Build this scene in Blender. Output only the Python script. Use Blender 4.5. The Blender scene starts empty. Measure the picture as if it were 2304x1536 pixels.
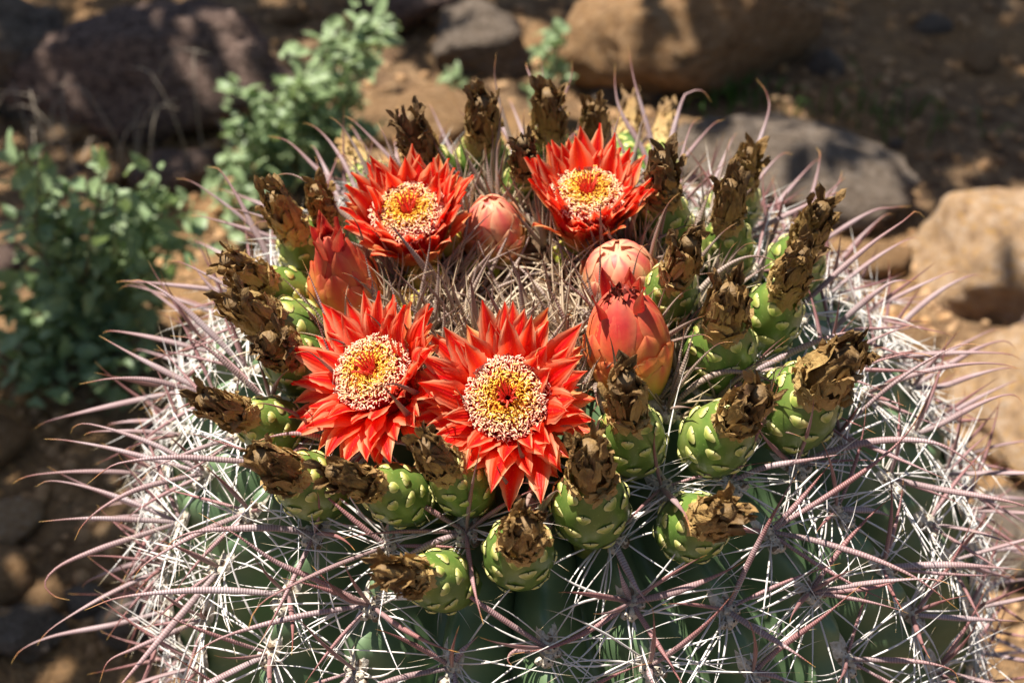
import bpy, math, random
import numpy as np
from mathutils import Vector, Matrix, noise

random.seed(7)
rng = np.random.default_rng(11)
sc = bpy.context.scene
COL = sc.collection

# ------------------------------------------------------------------ camera
H = 0.45                                   # height of the cactus crown (m)
PITCH = math.radians(43)
FPX = 3200.0                               # focal length in photo pixels (50 mm on 36 mm)
FWD = np.array([0, math.cos(PITCH), -math.sin(PITCH)])
UPV = np.array([0, math.sin(PITCH), math.cos(PITCH)])
RGT = np.array([1.0, 0, 0])
TARGET = np.array([-0.006, -0.036, H])
CAM = TARGET - FWD * 0.60
cam_d = bpy.data.cameras.new('camera')
cam = bpy.data.objects.new('camera', cam_d)
COL.objects.link(cam)
cam.location = CAM
cam.rotation_euler = (math.pi / 2 - PITCH, 0, 0)
cam_d.lens = 50
cam_d.sensor_width = 36
cam_d.clip_start = 0.01
cam_d.clip_end = 400
cam_d.dof.use_dof = True
cam_d.dof.focus_distance = 0.555
cam_d.dof.aperture_fstop = 9.0
cam_d.dof.aperture_blades = 8
sc.camera = cam

# ------------------------------------------------------------------ light
SUN = np.array([-0.40, 0.28, 1.12]); SUN /= np.linalg.norm(SUN)
w = bpy.data.worlds.new('World'); sc.world = w; w.use_nodes = True
nt = w.node_tree
bg = nt.nodes['Background']
sky = nt.nodes.new('ShaderNodeTexSky')
sky.sky_type = 'NISHITA'; sky.sun_disc = False
sky.sun_elevation = math.asin(SUN[2])
sky.sun_rotation = math.atan2(SUN[0], SUN[1])
nt.links.new(sky.outputs[0], bg.inputs[0])
bg.inputs[1].default_value = 0.05
sl = bpy.data.lights.new('sun', 'SUN'); sl.energy = 5.0; sl.angle = math.radians(0.5); sl.color = (1, 0.955, 0.88)
so = bpy.data.objects.new('sun', sl); COL.objects.link(so)
so.rotation_euler = Vector(SUN).to_track_quat('Z', 'Y').to_euler()
so.location = (-2, 2, 4)
sc.view_settings.view_transform = 'Standard'
sc.view_settings.look = 'None'
sc.view_settings.exposure = 1.1
sc.view_settings.gamma = 1
sc.cycles.max_bounces = 6
sc.cycles.use_denoising = True

# ------------------------------------------------------------------ helpers
def nrm(v):
    v = np.asarray(v, float); return v / (np.linalg.norm(v) + 1e-12)

def sstep(a, b, x):
    t = np.clip((x - a) / (b - a), 0, 1); return t * t * (3 - 2 * t)

def ray(px, py):
    return FWD + RGT * ((px - 1152) / FPX) + UPV * ((768 - py) / FPX)

def project(p):
    d = np.asarray(p) - CAM; z = d @ FWD
    return 1152 + FPX * (d @ RGT) / z, 768 - FPX * (d @ UPV) / z, z

def ground_at(px, py, z=0.0):
    d = ray(px, py); t = (z - CAM[2]) / d[2]; return CAM + d * t

class MB:
    def __init__(s): s.V = []; s.F = []; s.U = []; s.R = []; s.n = 0
    def grid(s, P, uv=None, closed=False, rnd=0.0):
        P = np.asarray(P, float); n, m = P.shape[:2]
        if uv is None:
            uv = np.stack(np.meshgrid(np.linspace(0, 1, m), np.linspace(0, 1, n)), -1)
        idx = np.arange(n * m).reshape(n, m) + s.n
        if closed: idx2 = np.concatenate([idx, idx[:, :1]], 1)
        else: idx2 = idx
        q = np.stack([idx2[:-1, :-1], idx2[:-1, 1:], idx2[1:, 1:], idx2[1:, :-1]], -1).reshape(-1, 4)
        s.V.append(P.reshape(-1, 3)); s.F.append(q); s.U.append(np.asarray(uv, float).reshape(-1, 2))
        s.R.append(np.broadcast_to(np.asarray(rnd, float), (n, m)).reshape(-1) if np.ndim(rnd) else np.full(n * m, float(rnd)))
        s.n += n * m
        return s
    def tube(s, path, rx, ry=None, sides=6, ref=None, rnd=0.0):
        path = np.asarray(path, float); n = len(path)
        rx = np.broadcast_to(np.asarray(rx, float), (n,)); ry = rx if ry is None else np.broadcast_to(np.asarray(ry, float), (n,))
        T = np.gradient(path, axis=0); T /= np.linalg.norm(T, axis=1, keepdims=True) + 1e-12
        if ref is None:
            ref = np.array([0.3, 0.9, 0.2]) if abs(T[0] @ nrm([0.3, 0.9, 0.2])) < 0.9 else np.array([1.0, 0, 0])
        a = np.asarray(ref, float); A = []
        for t in T:
            a = a - (a @ t) * t; a = a / (np.linalg.norm(a) + 1e-12); A.append(a)
        A = np.array(A); B = np.cross(T, A)
        th = np.linspace(0, 2 * np.pi, sides, endpoint=False)
        P = path[:, None] + A[:, None] * (np.cos(th)[None, :, None] * rx[:, None, None]) + B[:, None] * (np.sin(th)[None, :, None] * ry[:, None, None])
        L = np.concatenate([[0], np.cumsum(np.linalg.norm(np.diff(path, axis=0), axis=1))])
        uv = np.stack([np.repeat((L * 100)[:, None], sides, 1), np.repeat((L / L[-1])[:, None], sides, 1)], -1)
        return s.grid(P, uv, True, rnd)
    def join(s, o, M=None):
        for V, F, U, R in zip(o.V, o.F, o.U, o.R): pass
        V = np.concatenate(o.V); F = np.concatenate(o.F)
        if M is not None: V = V @ M[:3, :3].T + M[:3, 3]
        s.V.append(V); s.F.append(F + s.n); s.U.append(np.concatenate(o.U)); s.R.append(np.concatenate(o.R)); s.n += len(V)
        return s
    def mesh(s, name, mat, smooth=True):
        V = np.concatenate(s.V); F = np.concatenate(s.F); U = np.concatenate(s.U); R = np.concatenate(s.R)
        me = bpy.data.meshes.new(name)
        me.vertices.add(len(V)); me.vertices.foreach_set('co', V.astype(np.float32).ravel())
        me.loops.add(F.size); me.loops.foreach_set('vertex_index', F.astype(np.int32).ravel())
        me.polygons.add(len(F)); me.polygons.foreach_set('loop_start', np.arange(0, F.size, 4, dtype=np.int32))
        ul = me.uv_layers.new(name='UVMap'); ul.data.foreach_set('uv', U[F.ravel()].astype(np.float32).ravel())
        at = me.attributes.new('rnd', 'FLOAT', 'POINT'); at.data.foreach_set('value', R.astype(np.float32))
        me.materials.append(mat)
        me.update(calc_edges=True)
        if smooth: me.shade_smooth()
        return me
    def obj(s, name, mat, parent=None, smooth=True):
        return put(name, s.mesh(name, mat, smooth), parent)

def put(name, me, parent=None, M=None):
    o = bpy.data.objects.new(name, me); COL.objects.link(o)
    if parent is not None: o.parent = parent
    if M is not None: o.matrix_local = M if isinstance(M, Matrix) else Matrix(np.asarray(M).tolist())
    return o

def empty(name, loc=(0, 0, 0)):
    o = bpy.data.objects.new(name, None); COL.objects.link(o); o.location = loc; o.empty_display_size = 0.02
    return o

def tag(o, label=None, cat=None, group=None, kind=None):
    if label: o['label'] = label
    if cat: o['category'] = cat
    if group: o['group'] = group
    if kind: o['kind'] = kind
    return o

def frame(x, y, z, p):
    M = np.eye(4); M[:3, 0] = x; M[:3, 1] = y; M[:3, 2] = z; M[:3, 3] = p; return M

def axis_frame(p, a, spin=0.0):
    a = nrm(a); r = np.array([1.0, 0, 0]) if abs(a[0]) < 0.8 else np.array([0, 1.0, 0])
    x = nrm(r - (r @ a) * a); y = np.cross(a, x)
    c, s_ = math.cos(spin), math.sin(spin)
    return frame(c * x + s_ * y, -s_ * x + c * y, a, p)

def catmull(P, n):
    P = np.asarray(P, float)
    P = np.vstack([2 * P[0] - P[1], P, 2 * P[-1] - P[-2]])
    d = np.concatenate([[0], np.cumsum(np.linalg.norm(np.diff(P[1:-1], axis=0), axis=1))])
    out = []
    for t in np.linspace(0, d[-1], n):
        i = min(np.searchsorted(d, t, 'right') - 1, len(d) - 2); u = (t - d[i]) / (d[i + 1] - d[i] + 1e-12)
        p0, p1, p2, p3 = P[i:i + 4]
        out.append(0.5 * (2 * p1 + (p2 - p0) * u + (2 * p0 - 5 * p1 + 4 * p2 - p3) * u * u + (3 * p1 - p0 - 3 * p2 + p3) * u ** 3))
    return np.array(out)

# ------------------------------------------------------------------ material helpers
class Mat:
    def __init__(s, name):
        s.m = bpy.data.materials.new(name); s.m.use_nodes = True; s.t = s.m.node_tree
        s.p = s.t.nodes['Principled BSDF']; s.out = s.t.nodes['Material Output']
    def n(s, t, **kw):
        nd = s.t.nodes.new('ShaderNode' + t)
        for k, v in kw.items():
            if k.startswith('i_'):
                key = k[2:]; key = int(key) if key.isdigit() else key.replace('_', ' ')
                nd.inputs[key].default_value = v
            else: setattr(nd, k, v)
        return nd
    def l(s, a, b):
        s.t.links.new(a, b)
    def math(s, op, a, b=None, c=None, clamp=False):
        nd = s.n('Math', operation=op); nd.use_clamp = clamp
        for i, x in enumerate((a, b, c)):
            if x is None: continue
            if isinstance(x, (int, float)): nd.inputs[i].default_value = x
            else: s.l(x, nd.inputs[i])
        return nd.outputs[0]
    def ramp(s, fac, stops, interp='LINEAR'):
        nd = s.n('ValToRGB'); cr = nd.color_ramp; cr.interpolation = interp
        while len(cr.elements) < len(stops): cr.elements.new(0.5)
        for e, (p, c) in zip(cr.elements, stops):
            e.position = p; e.color = (c, c, c, 1) if isinstance(c, (int, float)) else (*c, 1)
        s.l(fac, nd.inputs[0]); return nd.outputs[0]
    def mix(s, fac, a, b, mode='MIX'):
        nd = s.n('Mix', data_type='RGBA', blend_type=mode)
        for x, k in ((fac, 0), (a, 6), (b, 7)):
            if isinstance(x, (int, float)): nd.inputs[k].default_value = x
            elif isinstance(x, tuple): nd.inputs[k].default_value = (*x, 1)
            else: s.l(x, nd.inputs[k])
        return nd.outputs[2]
    def uv(s):
        if not hasattr(s, '_uv'):
            t = s.n('UVMap'); t.uv_map = 'UVMap'; x = s.n('SeparateXYZ'); s.l(t.outputs[0], x.inputs[0]); s._uv = (x.outputs[0], x.outputs[1])
        return s._uv
    def attr(s, name='rnd'):
        a = s.n('Attribute'); a.attribute_name = name; return a.outputs['Fac']
    def orand(s):
        return s.n('ObjectInfo').outputs['Random']
    def noise(s, scale, detail=3, rough=0.5, coord='Object', dist=0.0):
        tc = s.n('TexCoord'); nz = s.n('TexNoise'); nz.inputs['Scale'].default_value = scale
        nz.inputs['Detail'].default_value = detail; nz.inputs['Roughness'].default_value = rough; nz.inputs['Distortion'].default_value = dist
        s.l(tc.outputs[coord], nz.inputs['Vector']); return nz.outputs[0]
    def bump(s, h, strength=0.5, dist=0.001):
        b = s.n('Bump'); b.inputs['Strength'].default_value = strength; b.inputs['Distance'].default_value = dist
        s.l(h, b.inputs['Height']); s.l(b.outputs[0], s.p.inputs['Normal']); return b.outputs[0]
    def color(s, c):
        if isinstance(c, tuple): s.p.inputs['Base Color'].default_value = (*c, 1)
        else: s.l(c, s.p.inputs['Base Color'])
    def set(s, rough=0.5, spec=0.5):
        s.p.inputs['Roughness'].default_value = rough; s.p.inputs['Specular IOR Level'].default_value = spec
    def translucent(s, col, fac):
        tr = s.n('BsdfTranslucent'); mx = s.n('MixShader'); mx.inputs[0].default_value = fac
        if isinstance(col, tuple): tr.inputs[0].default_value = (*col, 1)
        else: s.l(col, tr.inputs[0])
        s.l(s.p.outputs[0], mx.inputs[1]); s.l(tr.outputs[0], mx.inputs[2]); s.l(mx.outputs[0], s.out.inputs[0])

def spine_mat(name, stops, pale, bands=True, period=0.115, rough=0.45):
    M = Mat(name); u, v = M.uv(); r = M.orand()
    c = M.ramp(v, stops)
    nz = M.noise(60, 2)
    c = M.mix(M.math('MULTIPLY', M.math('MULTIPLY', r, M.ramp(nz, [(0.35, 0.0), (0.65, 1.0)])), M.math('SUBTRACT', 0.75, M.math('MULTIPLY', M.math('POWER', v, 5), 0.75))), c, pale)
    if bands:
        wv = M.math('SINE', M.math('MULTIPLY', M.math('ADD', u, M.math('MULTIPLY', nz, 0.12)), 2 * math.pi / period))
        wv = M.math('MULTIPLY_ADD', wv, 0.5, 0.5)
        fade = M.math('SUBTRACT', 1.0, M.math('POWER', v, 6))
        dk = M.math('MULTIPLY', M.math('MULTIPLY', M.ramp(wv, [(0.0, 1.0), (0.6, 0.0)]), fade), 0.50)
        c = M.mix(dk, c, (0.10, 0.045, 0.05), 'MIX')
        M.bump(wv, 0.45, 0.00026)
    M.color(c); M.set(rough, 0.4)
    return M.m

MAT = {}
MAT['spine_old'] = spine_mat('spine_old', [(0, (0.23, 0.18, 0.165)), (0.12, (0.27, 0.19, 0.18)), (0.55, (0.34, 0.215, 0.205)), (0.80, (0.28, 0.14, 0.125)), (0.88, (0.22, 0.07, 0.05)), (0.94, (0.45, 0.19, 0.05)), (1, (0.60, 0.38, 0.10))], (0.50, 0.42, 0.42))
MAT['spine_young'] = spine_mat('spine_young', [(0, (0.36, 0.27, 0.18)), (0.3, (0.34, 0.25, 0.19)), (0.7, (0.27, 0.19, 0.155)), (0.86, (0.12, 0.05, 0.035)), (0.94, (0.30, 0.12, 0.03)), (1, (0.5, 0.28, 0.08))], (0.44, 0.36, 0.27))
MAT['central_old'] = spine_mat('central_old', [(0, (0.28, 0.20, 0.185)), (0.3, (0.32, 0.165, 0.155)), (0.7, (0.27, 0.105, 0.095)), (0.88, (0.17, 0.045, 0.03)), (0.95, (0.45, 0.20, 0.05)), (1, (0.6, 0.38, 0.1))], (0.44, 0.33, 0.33), period=0.095)
MAT['radial_old'] = spine_mat('radial_old', [(0, (0.50, 0.44, 0.37)), (0.5, (0.66, 0.61, 0.56)), (0.8, (0.62, 0.57, 0.52)), (0.93, (0.56, 0.44, 0.27)), (1, (0.5, 0.33, 0.12))], (0.78, 0.75, 0.73), bands=False)
MAT['radial_young'] = spine_mat('radial_young', [(0, (0.25, 0.165, 0.095)), (0.5, (0.42, 0.31, 0.20)), (0.85, (0.60, 0.47, 0.30)), (1, (0.38, 0.20, 0.06))], (0.72, 0.62, 0.48), bands=False)

M = Mat('cactus_skin')
nz = M.noise(35, 4); nz2 = M.noise(220, 2)
c = M.ramp(nz, [(0.3, (0.090, 0.150, 0.066)), (0.7, (0.140, 0.205, 0.098))])
c = M.mix(M.ramp(nz2, [(0.70, 0.0), (0.78, 0.5)]), c, (0.20, 0.22, 0.12))
M.color(c); M.set(0.42, 0.5); M.bump(nz, 0.25, 0.002)
MAT['skin'] = M.m

M = Mat('areole_felt')
nz = M.noise(500, 3); nz2 = M.noise(260, 1)
c = M.ramp(nz, [(0.3, (0.36, 0.30, 0.22)), (0.7, (0.70, 0.63, 0.52))])
c = M.mix(M.ramp(nz2, [(0.60, 0.0), (0.66, 0.9)]), c, (0.16, 0.10, 0.055))
M.color(c); M.set(0.95, 0.1); M.bump(nz, 1.0, 0.0012)
MAT['felt'] = M.m

MAT_W = Mat('crown_wool'); nz = MAT_W.noise(400, 4); MAT_W.color(MAT_W.ramp(nz, [(0.3, (0.05, 0.03, 0.018)), (0.7, (0.17, 0.11, 0.065))])); MAT_W.set(1.0, 0.05); MAT_W.bump(nz, 1.0, 0.002); MAT['wool'] = MAT_W.m

def petal_mat(name, mid, body, margin, base, trans=0.55, tcol=(1.0, 0.10, 0.012)):
    M = Mat(name); u, v = M.uv(); r = M.orand()
    m = M.math('ABSOLUTE', M.math('MULTIPLY_ADD', u, 2.0, -1.0))
    nz = M.noise(180, 3)
    mm = M.math('ADD', m, M.math('MULTIPLY', M.math('SUBTRACT', nz, 0.5), 0.35))
    c = M.mix(M.ramp(mm, [(0.06, 1.0), (0.42, 0.0)]), body, mid)
    edge = M.math('MULTIPLY', M.ramp(mm, [(0.38, 0.0), (0.85, 1.0)]), M.ramp(v, [(0.40, 0.0), (0.75, 1.0)]))
    edge = M.math('MULTIPLY', edge, M.math('MULTIPLY_ADD', r, 0.4, 0.6))
    c = M.mix(edge, c, margin)
    c = M.mix(M.ramp(v, [(0.0, 1.0), (0.4, 0.0)]), c, base)
    sp = M.ramp(M.noise(1500, 1), [(0.70, 0.0), (0.74, 0.75)])
    c = M.mix(M.math('MULTIPLY', sp, 0.6), c, (0.95, 0.55, 0.12))
    st = M.math('SINE', M.math('MULTIPLY', u, 42.0))
    M.bump(M.math('ADD', M.math('MULTIPLY', st, 0.35), nz), 0.35, 0.0008)
    M.color(c); M.set(0.42, 0.22)
    M.translucent(M.mix(0.25, c, tcol), trans)
    return M.m
MAT['petal'] = petal_mat('petal', (0.80, 0.010, 0.016), (0.92, 0.050, 0.012), (0.84, 0.50, 0.27), (0.90, 0.018, 0.008))
MAT['petal_dark'] = petal_mat('petal_dark', (0.42, 0.012, 0.025), (0.60, 0.045, 0.03), (0.66, 0.20, 0.10), (0.70, 0.20, 0.07), 0.35, (0.8, 0.05, 0.02))
MAT['sepal'] = petal_mat('sepal', (0.66, 0.05, 0.03), (0.80, 0.16, 0.05), (0.72, 0.42, 0.17), (0.80, 0.30, 0.09), 0.3, (0.9, 0.25, 0.03))

def height_mat(name, stops, edge_col, edge_amt, rough, trans=0.0, nscale=160, bumpd=0.0006, ns=0.35, streak=None, fib=False):
    M = Mat(name); u, v = M.uv(); h = M.attr()
    nz = M.noise(nscale, 3)
    if fib:
        h = M.math('ADD', h, M.math('MULTIPLY', M.math('SUBTRACT', M.orand(), 0.45), 0.4))
        cb = M.n('CombineXYZ'); M.l(M.math('MULTIPLY', u, 9.0), cb.inputs[0]); M.l(M.math('MULTIPLY', v, 1.6), cb.inputs[1]); M.l(M.math('MULTIPLY', h, 40.0), cb.inputs[2])
        fn = M.n('TexNoise'); fn.inputs['Scale'].default_value = 1.0; fn.inputs['Detail'].default_value = 3; M.l(cb.outputs[0], fn.inputs['Vector'])
        nz = M.math('ADD', M.math('MULTIPLY', nz, 0.45), M.math('MULTIPLY', fn.outputs[0], 0.55))
    c = M.ramp(M.math('ADD', h, M.math('MULTIPLY', M.math('SUBTRACT', nz, 0.5), ns)), stops)
    m = M.math('ABSOLUTE', M.math('MULTIPLY_ADD', u, 2.0, -1.0))
    e = M.math('MAXIMUM', M.ramp(m, [(0.45, 0.0), (0.98, 1.0)]), M.ramp(v, [(0.62, 0.0), (0.98, 1.0)]))
    c = M.mix(M.math('MULTIPLY', e, edge_amt), c, edge_col)
    if streak: c = M.mix(M.math('MULTIPLY', M.ramp(M.math('ADD', m, M.math('MULTIPLY', nz, 0.4)), [(0.25, 1.0), (0.65, 0.0)]), M.math('MULTIPLY', v, 0.75)), c, streak)
    M.color(c); M.set(rough, 0.4); M.bump(nz, 0.5, bumpd)
    if trans: M.translucent(c, trans)
    return M.m
MAT['bud'] = height_mat('bud_scale', [(0.0, (0.42, 0.44, 0.06)), (0.12, (0.74, 0.46, 0.09)), (0.36, (0.82, 0.27, 0.06)), (0.60, (0.72, 0.07, 0.04)), (0.85, (0.45, 0.012, 0.03))], (0.82, 0.38, 0.15), 0.35, 0.52, 0.2, streak=(0.66, 0.05, 0.04))
MAT['bud_pink'] = height_mat('bud_pink', [(0.0, (0.36, 0.42, 0.07)), (0.25, (0.64, 0.44, 0.11)), (0.5, (0.74, 0.24, 0.11)), (0.75, (0.72, 0.12, 0.09)), (1, (0.68, 0.07, 0.07))], (0.82, 0.56, 0.30), 0.65, 0.52, 0.2, streak=(0.70, 0.06, 0.08))
MAT['small_bud'] = height_mat('small_bud', [(0.0, (0.30, 0.36, 0.04)), (0.6, (0.58, 0.52, 0.06)), (1, (0.72, 0.40, 0.10))], (0.75, 0.62, 0.2), 0.4, 0.4, 0.2)
MAT['dried'] = height_mat('dried_petal', [(0.0, (0.50, 0.345, 0.135)), (0.25, (0.42, 0.27, 0.095)), (0.5, (0.30, 0.17, 0.055)), (0.75, (0.16, 0.085, 0.03)), (1, (0.075, 0.036, 0.018))], (0.44, 0.28, 0.10), 0.30, 0.6, 0.10, 240, 0.003, 0.8, fib=True)
MAT['tuft'] = height_mat('withered_tip', [(0.0, (0.35, 0.03, 0.02)), (1, (0.10, 0.02, 0.012))], (0.3, 0.1, 0.04), 0.2, 0.6)

M = Mat('fruit_skin')
nz = M.noise(90, 3); h = M.attr()
c = M.ramp(nz, [(0.3, (0.072, 0.135, 0.021)), (0.7, (0.135, 0.205, 0.040))])
c = M.mix(M.ramp(h, [(0.80, 0.0), (1.0, 0.7)]), c, (0.30, 0.30, 0.05))
c = M.mix(M.math('MULTIPLY', M.math('MULTIPLY', M.orand(), M.ramp(M.noise(45, 2), [(0.40, 0.0), (0.62, 1.0)])), 0.55), c, (0.30, 0.29, 0.07))
c = M.mix(M.ramp(M.noise(900, 1), [(0.66, 0.0), (0.72, 0.5)]), c, (0.26, 0.34, 0.10))
M.color(c); M.set(0.30, 0.5); M.bump(nz, 0.2, 0.001)
MAT['fruit'] = M.m
M = Mat('fruit_scale'); u, v = M.uv()
m = M.math('ABSOLUTE', M.math('MULTIPLY_ADD', u, 2.0, -1.0))
e = M.math('MAXIMUM', m, v)
e = M.math('ADD', e, M.math('MULTIPLY', M.math('SUBTRACT', M.noise(300, 2), 0.5), 0.4))
c = M.ramp(e, [(0.30, (0.22, 0.28, 0.05)), (0.60, (0.46, 0.46, 0.11)), (0.95, (0.66, 0.60, 0.24))])
M.color(c); M.set(0.4, 0.4)
MAT['scale'] = M.m

def simple(name, stops, scale=60, rough=0.6, spec=0.3, bump=0.3, attr=False, trans=0.0):
    M = Mat(name); f = M.attr() if attr else M.noise(scale, 3)
    c = M.ramp(f, stops); M.color(c); M.set(rough, spec)
    if trans: M.translucent(c, trans)
    if bump: M.bump(M.noise(scale * 2, 3), bump, 0.001)
    return M.m
MAT['anther'] = simple('anther', [(0, (0.93, 0.46, 0.03)), (0.36, (0.96, 0.60, 0.08)), (0.52, (0.97, 0.66, 0.32)), (1, (0.97, 0.57, 0.43))], bump=0, attr=True, trans=0.08)
MAT['filament'] = simple('filament', [(0, (0.88, 0.40, 0.03)), (0.4, (0.85, 0.25, 0.03)), (0.7, (0.78, 0.05, 0.03)), (1, (0.85, 0.03, 0.04))], bump=0, attr=True, trans=0.55)
MAT['pistil'] = simple('pistil', [(0.3, (0.72, 0.03, 0.03)), (0.7, (0.86, 0.16, 0.08))], 300)
MAT['receptacle'] = simple('receptacle', [(0.3, (0.55, 0.10, 0.03)), (0.7, (0.66, 0.26, 0.06))], 120)

M = Mat('dirt')
n1 = M.noise(5, 5, 0.6); n2 = M.noise(45, 4, 0.6); n3 = M.noise(220, 2, 0.6)
c = M.ramp(n2, [(0.30, (0.10, 0.055, 0.030)), (0.48, (0.17, 0.105, 0.058)), (0.62, (0.27, 0.170, 0.090)), (0.75, (0.38, 0.27, 0.165))])
c = M.mix(M.ramp(n1, [(0.42, 0.0), (0.62, 0.75)]), c, M.ramp(n3, [(0.35, (0.20, 0.110, 0.048)), (0.65, (0.34, 0.190, 0.078))]))
c = M.mix(M.ramp(n3, [(0.30, 0.6), (0.45, 0.0)]), c, (0.07, 0.045, 0.03))
M.color(c); M.set(0.95, 0.1)
M.bump(M.math('ADD', n2, M.math('MULTIPLY', n3, 0.4)), 0.9, 0.02)
MAT['dirt'] = M.m

def rock_mat(name, cols, patch, scale=9):
    M = Mat(name); n1 = M.noise(scale, 5, 0.62); n2 = M.noise(scale * 7, 4, 0.65); n3 = M.noise(scale * 2.3, 3, 0.5, dist=0.6)
    c = M.ramp(n1, [(0.30, cols[0]), (0.5, cols[1]), (0.68, cols[2])])
    c = M.mix(M.ramp(n2, [(0.36, 0.75), (0.50, 0.0)]), c, cols[0])
    c = M.mix(M.ramp(n3, [(0.54, 0.0), (0.66, 0.7)]), c, patch)
    M.color(c); M.set(0.9, 0.15); M.bump(M.math('ADD', n2, n1), 0.8, 0.012)
    return M.m
MAT['rock_tan'] = rock_mat('rock_tan', [(0.17, 0.095, 0.05), (0.40, 0.235, 0.115), (0.52, 0.34, 0.19)], (0.48, 0.25, 0.09))
MAT['rock_orange'] = rock_mat('rock_orange', [(0.30, 0.18, 0.10), (0.54, 0.35, 0.20), (0.62, 0.46, 0.33)], (0.58, 0.33, 0.11), 6)
MAT['rock_grey'] = rock_mat('rock_grey', [(0.11, 0.080, 0.058), (0.235, 0.180, 0.135), (0.33, 0.265, 0.21)], (0.31, 0.225, 0.155))
MAT['rock_brown'] = rock_mat('rock_brown', [(0.07, 0.045, 0.036), (0.22, 0.145, 0.115), (0.40, 0.28, 0.22)], (0.50, 0.33, 0.25), 14)

def leaf_mat(name, a, b, tr):
    M = Mat(name); r = M.orand(); rr = M.math('ADD', M.math('MULTIPLY', r, 0.6), M.math('MULTIPLY', M.attr(), 0.4))
    c = M.ramp(rr, [(0.0, a), (1.0, b)]); M.color(c); M.set(0.45, 0.4); M.translucent(M.mix(0.4, c, tr), 0.3); return M.m
MAT['leaf'] = leaf_mat('leaf', (0.15, 0.225, 0.095), (0.36, 0.44, 0.23), (0.32, 0.45, 0.08))
MAT['leaf_tree'] = leaf_mat('leaf_tree', (0.06, 0.11, 0.03), (0.10, 0.16, 0.05), (0.2, 0.3, 0.05))
MAT['grass'] = leaf_mat('grass', (0.06, 0.15, 0.02), (0.14, 0.26, 0.04), (0.2, 0.4, 0.03))
MAT['stem'] = simple('stem', [(0.3, (0.10, 0.09, 0.05)), (0.7, (0.20, 0.17, 0.10))], 80)
MAT['straw'] = simple('straw', [(0.3, (0.34, 0.27, 0.19)), (0.7, (0.48, 0.40, 0.31))], 80)
MAT['bark'] = simple('bark', [(0.3, (0.09, 0.10, 0.05)), (0.7, (0.16, 0.17, 0.08))], 30)

# ------------------------------------------------------------------ ground
def ground_h(x, y):
    return 0.02 * noise.noise((x * 2.3, y * 2.3, 0.3)) + 0.010 * noise.noise((x * 9, y * 9, 4.0)) + 0.004 * noise.noise((x * 31, y * 31, 9.0))
g = np.linspace(-1, 1, 221); g = np.sinh(g * 5.2) / np.sinh(5.2) * 80
X, Y = np.meshgrid(g, g + 0.5)
Z = np.zeros_like(X)
for i in range(X.shape[0]):
    for j in range(X.shape[1]):
        if abs(X[i, j]) < 5 and abs(Y[i, j]) < 6: Z[i, j] = ground_h(X[i, j], Y[i, j])
tag(MB().grid(np.stack([X, Y, Z], -1)).obj('ground', MAT['dirt']), kind='structure')

# ------------------------------------------------------------------ cactus body
RB, HD, PW = 0.205, 0.178, 2.15
NR = 26
LEAN = 0.15
ZB = H - HD
def prof_dome(r):
    z = ZB + HD * np.clip(1 - (np.clip(r, 0, RB) / RB) ** PW, 0, 1) ** (1 / PW)
    return z - 0.014 * np.exp(-(r / 0.03) ** 2)
_t = np.linspace(0, 1, 800)
_r = RB * np.sin(_t * math.pi / 2) ** (2 / PW); _z = ZB + HD * np.cos(_t * math.pi / 2) ** (2 / PW) - 0.014 * np.exp(-(_r / 0.03) ** 2)
_z2 = np.linspace(ZB, 0.0, 120)[1:]; _r2 = RB - 0.03 * ((ZB - _z2) / ZB) ** 2
PRr = np.concatenate([_r, _r2]); PRz = np.concatenate([_z, _z2])
PRs = np.concatenate([[0], np.cumsum(np.hypot(np.diff(PRr), np.diff(PRz)))])
S_MAX = PRs[-1]
def prof(s):
    return np.interp(s, PRs, PRr), np.interp(s, PRs, PRz)
def world(r, az, z):
    return np.array([r * math.cos(az) + LEAN * (H - z), r * math.sin(az), z])
def crest(s, az):
    r, z = prof(s); p = world(r, az, z)
    r1, z1 = prof(s + 0.003); r0, z0 = prof(max(s - 0.003, 0.0005))
    d = nrm(world(r1, az, z1) - world(r0, az, z0))
    wv = np.array([-math.sin(az), math.cos(az), 0]); n = nrm(np.cross(d, wv))
    if n[2] < 0 and s < 0.1: n = -n
    if n @ np.array([math.cos(az), math.sin(az), 0.2]) < 0: n = -n
    return p, nrm(np.cross(wv, n)) * 1.0, d, n
def hit(px, py):
    d = ray(px, py); last = None
    for t in np.arange(0.25, 1.3, 0.002):
        p = CAM + d * t; zz = p[2]
        r = math.hypot(p[0] - LEAN * (H - zz), p[1])
        ins = (r < RB and zz < prof_dome(r)) if zz > ZB else r < np.interp(zz, _z2[::-1], _r2[::-1])
        if ins:
            s_ = None; az = math.atan2(p[1], p[0] - LEAN * (H - zz))
            k = np.argmin((PRr - r) ** 2 + (PRz - zz) ** 2)
            return PRs[k], az, crest(PRs[k], az)[0]
    # silhouette miss: nearest surface point to the ray
    best = None
    for s in np.arange(0.02, 0.40, 0.01):
        for az in np.arange(0, 6.28, 0.06):
            r, z = prof(s); p = world(r, az, z); q = p - CAM; dd = nrm(d); e = np.linalg.norm(q - (q @ dd) * dd)
            if best is None or e < best[0]: best = (e, s, az, p)
    return best[1], best[2], best[3]

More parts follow.
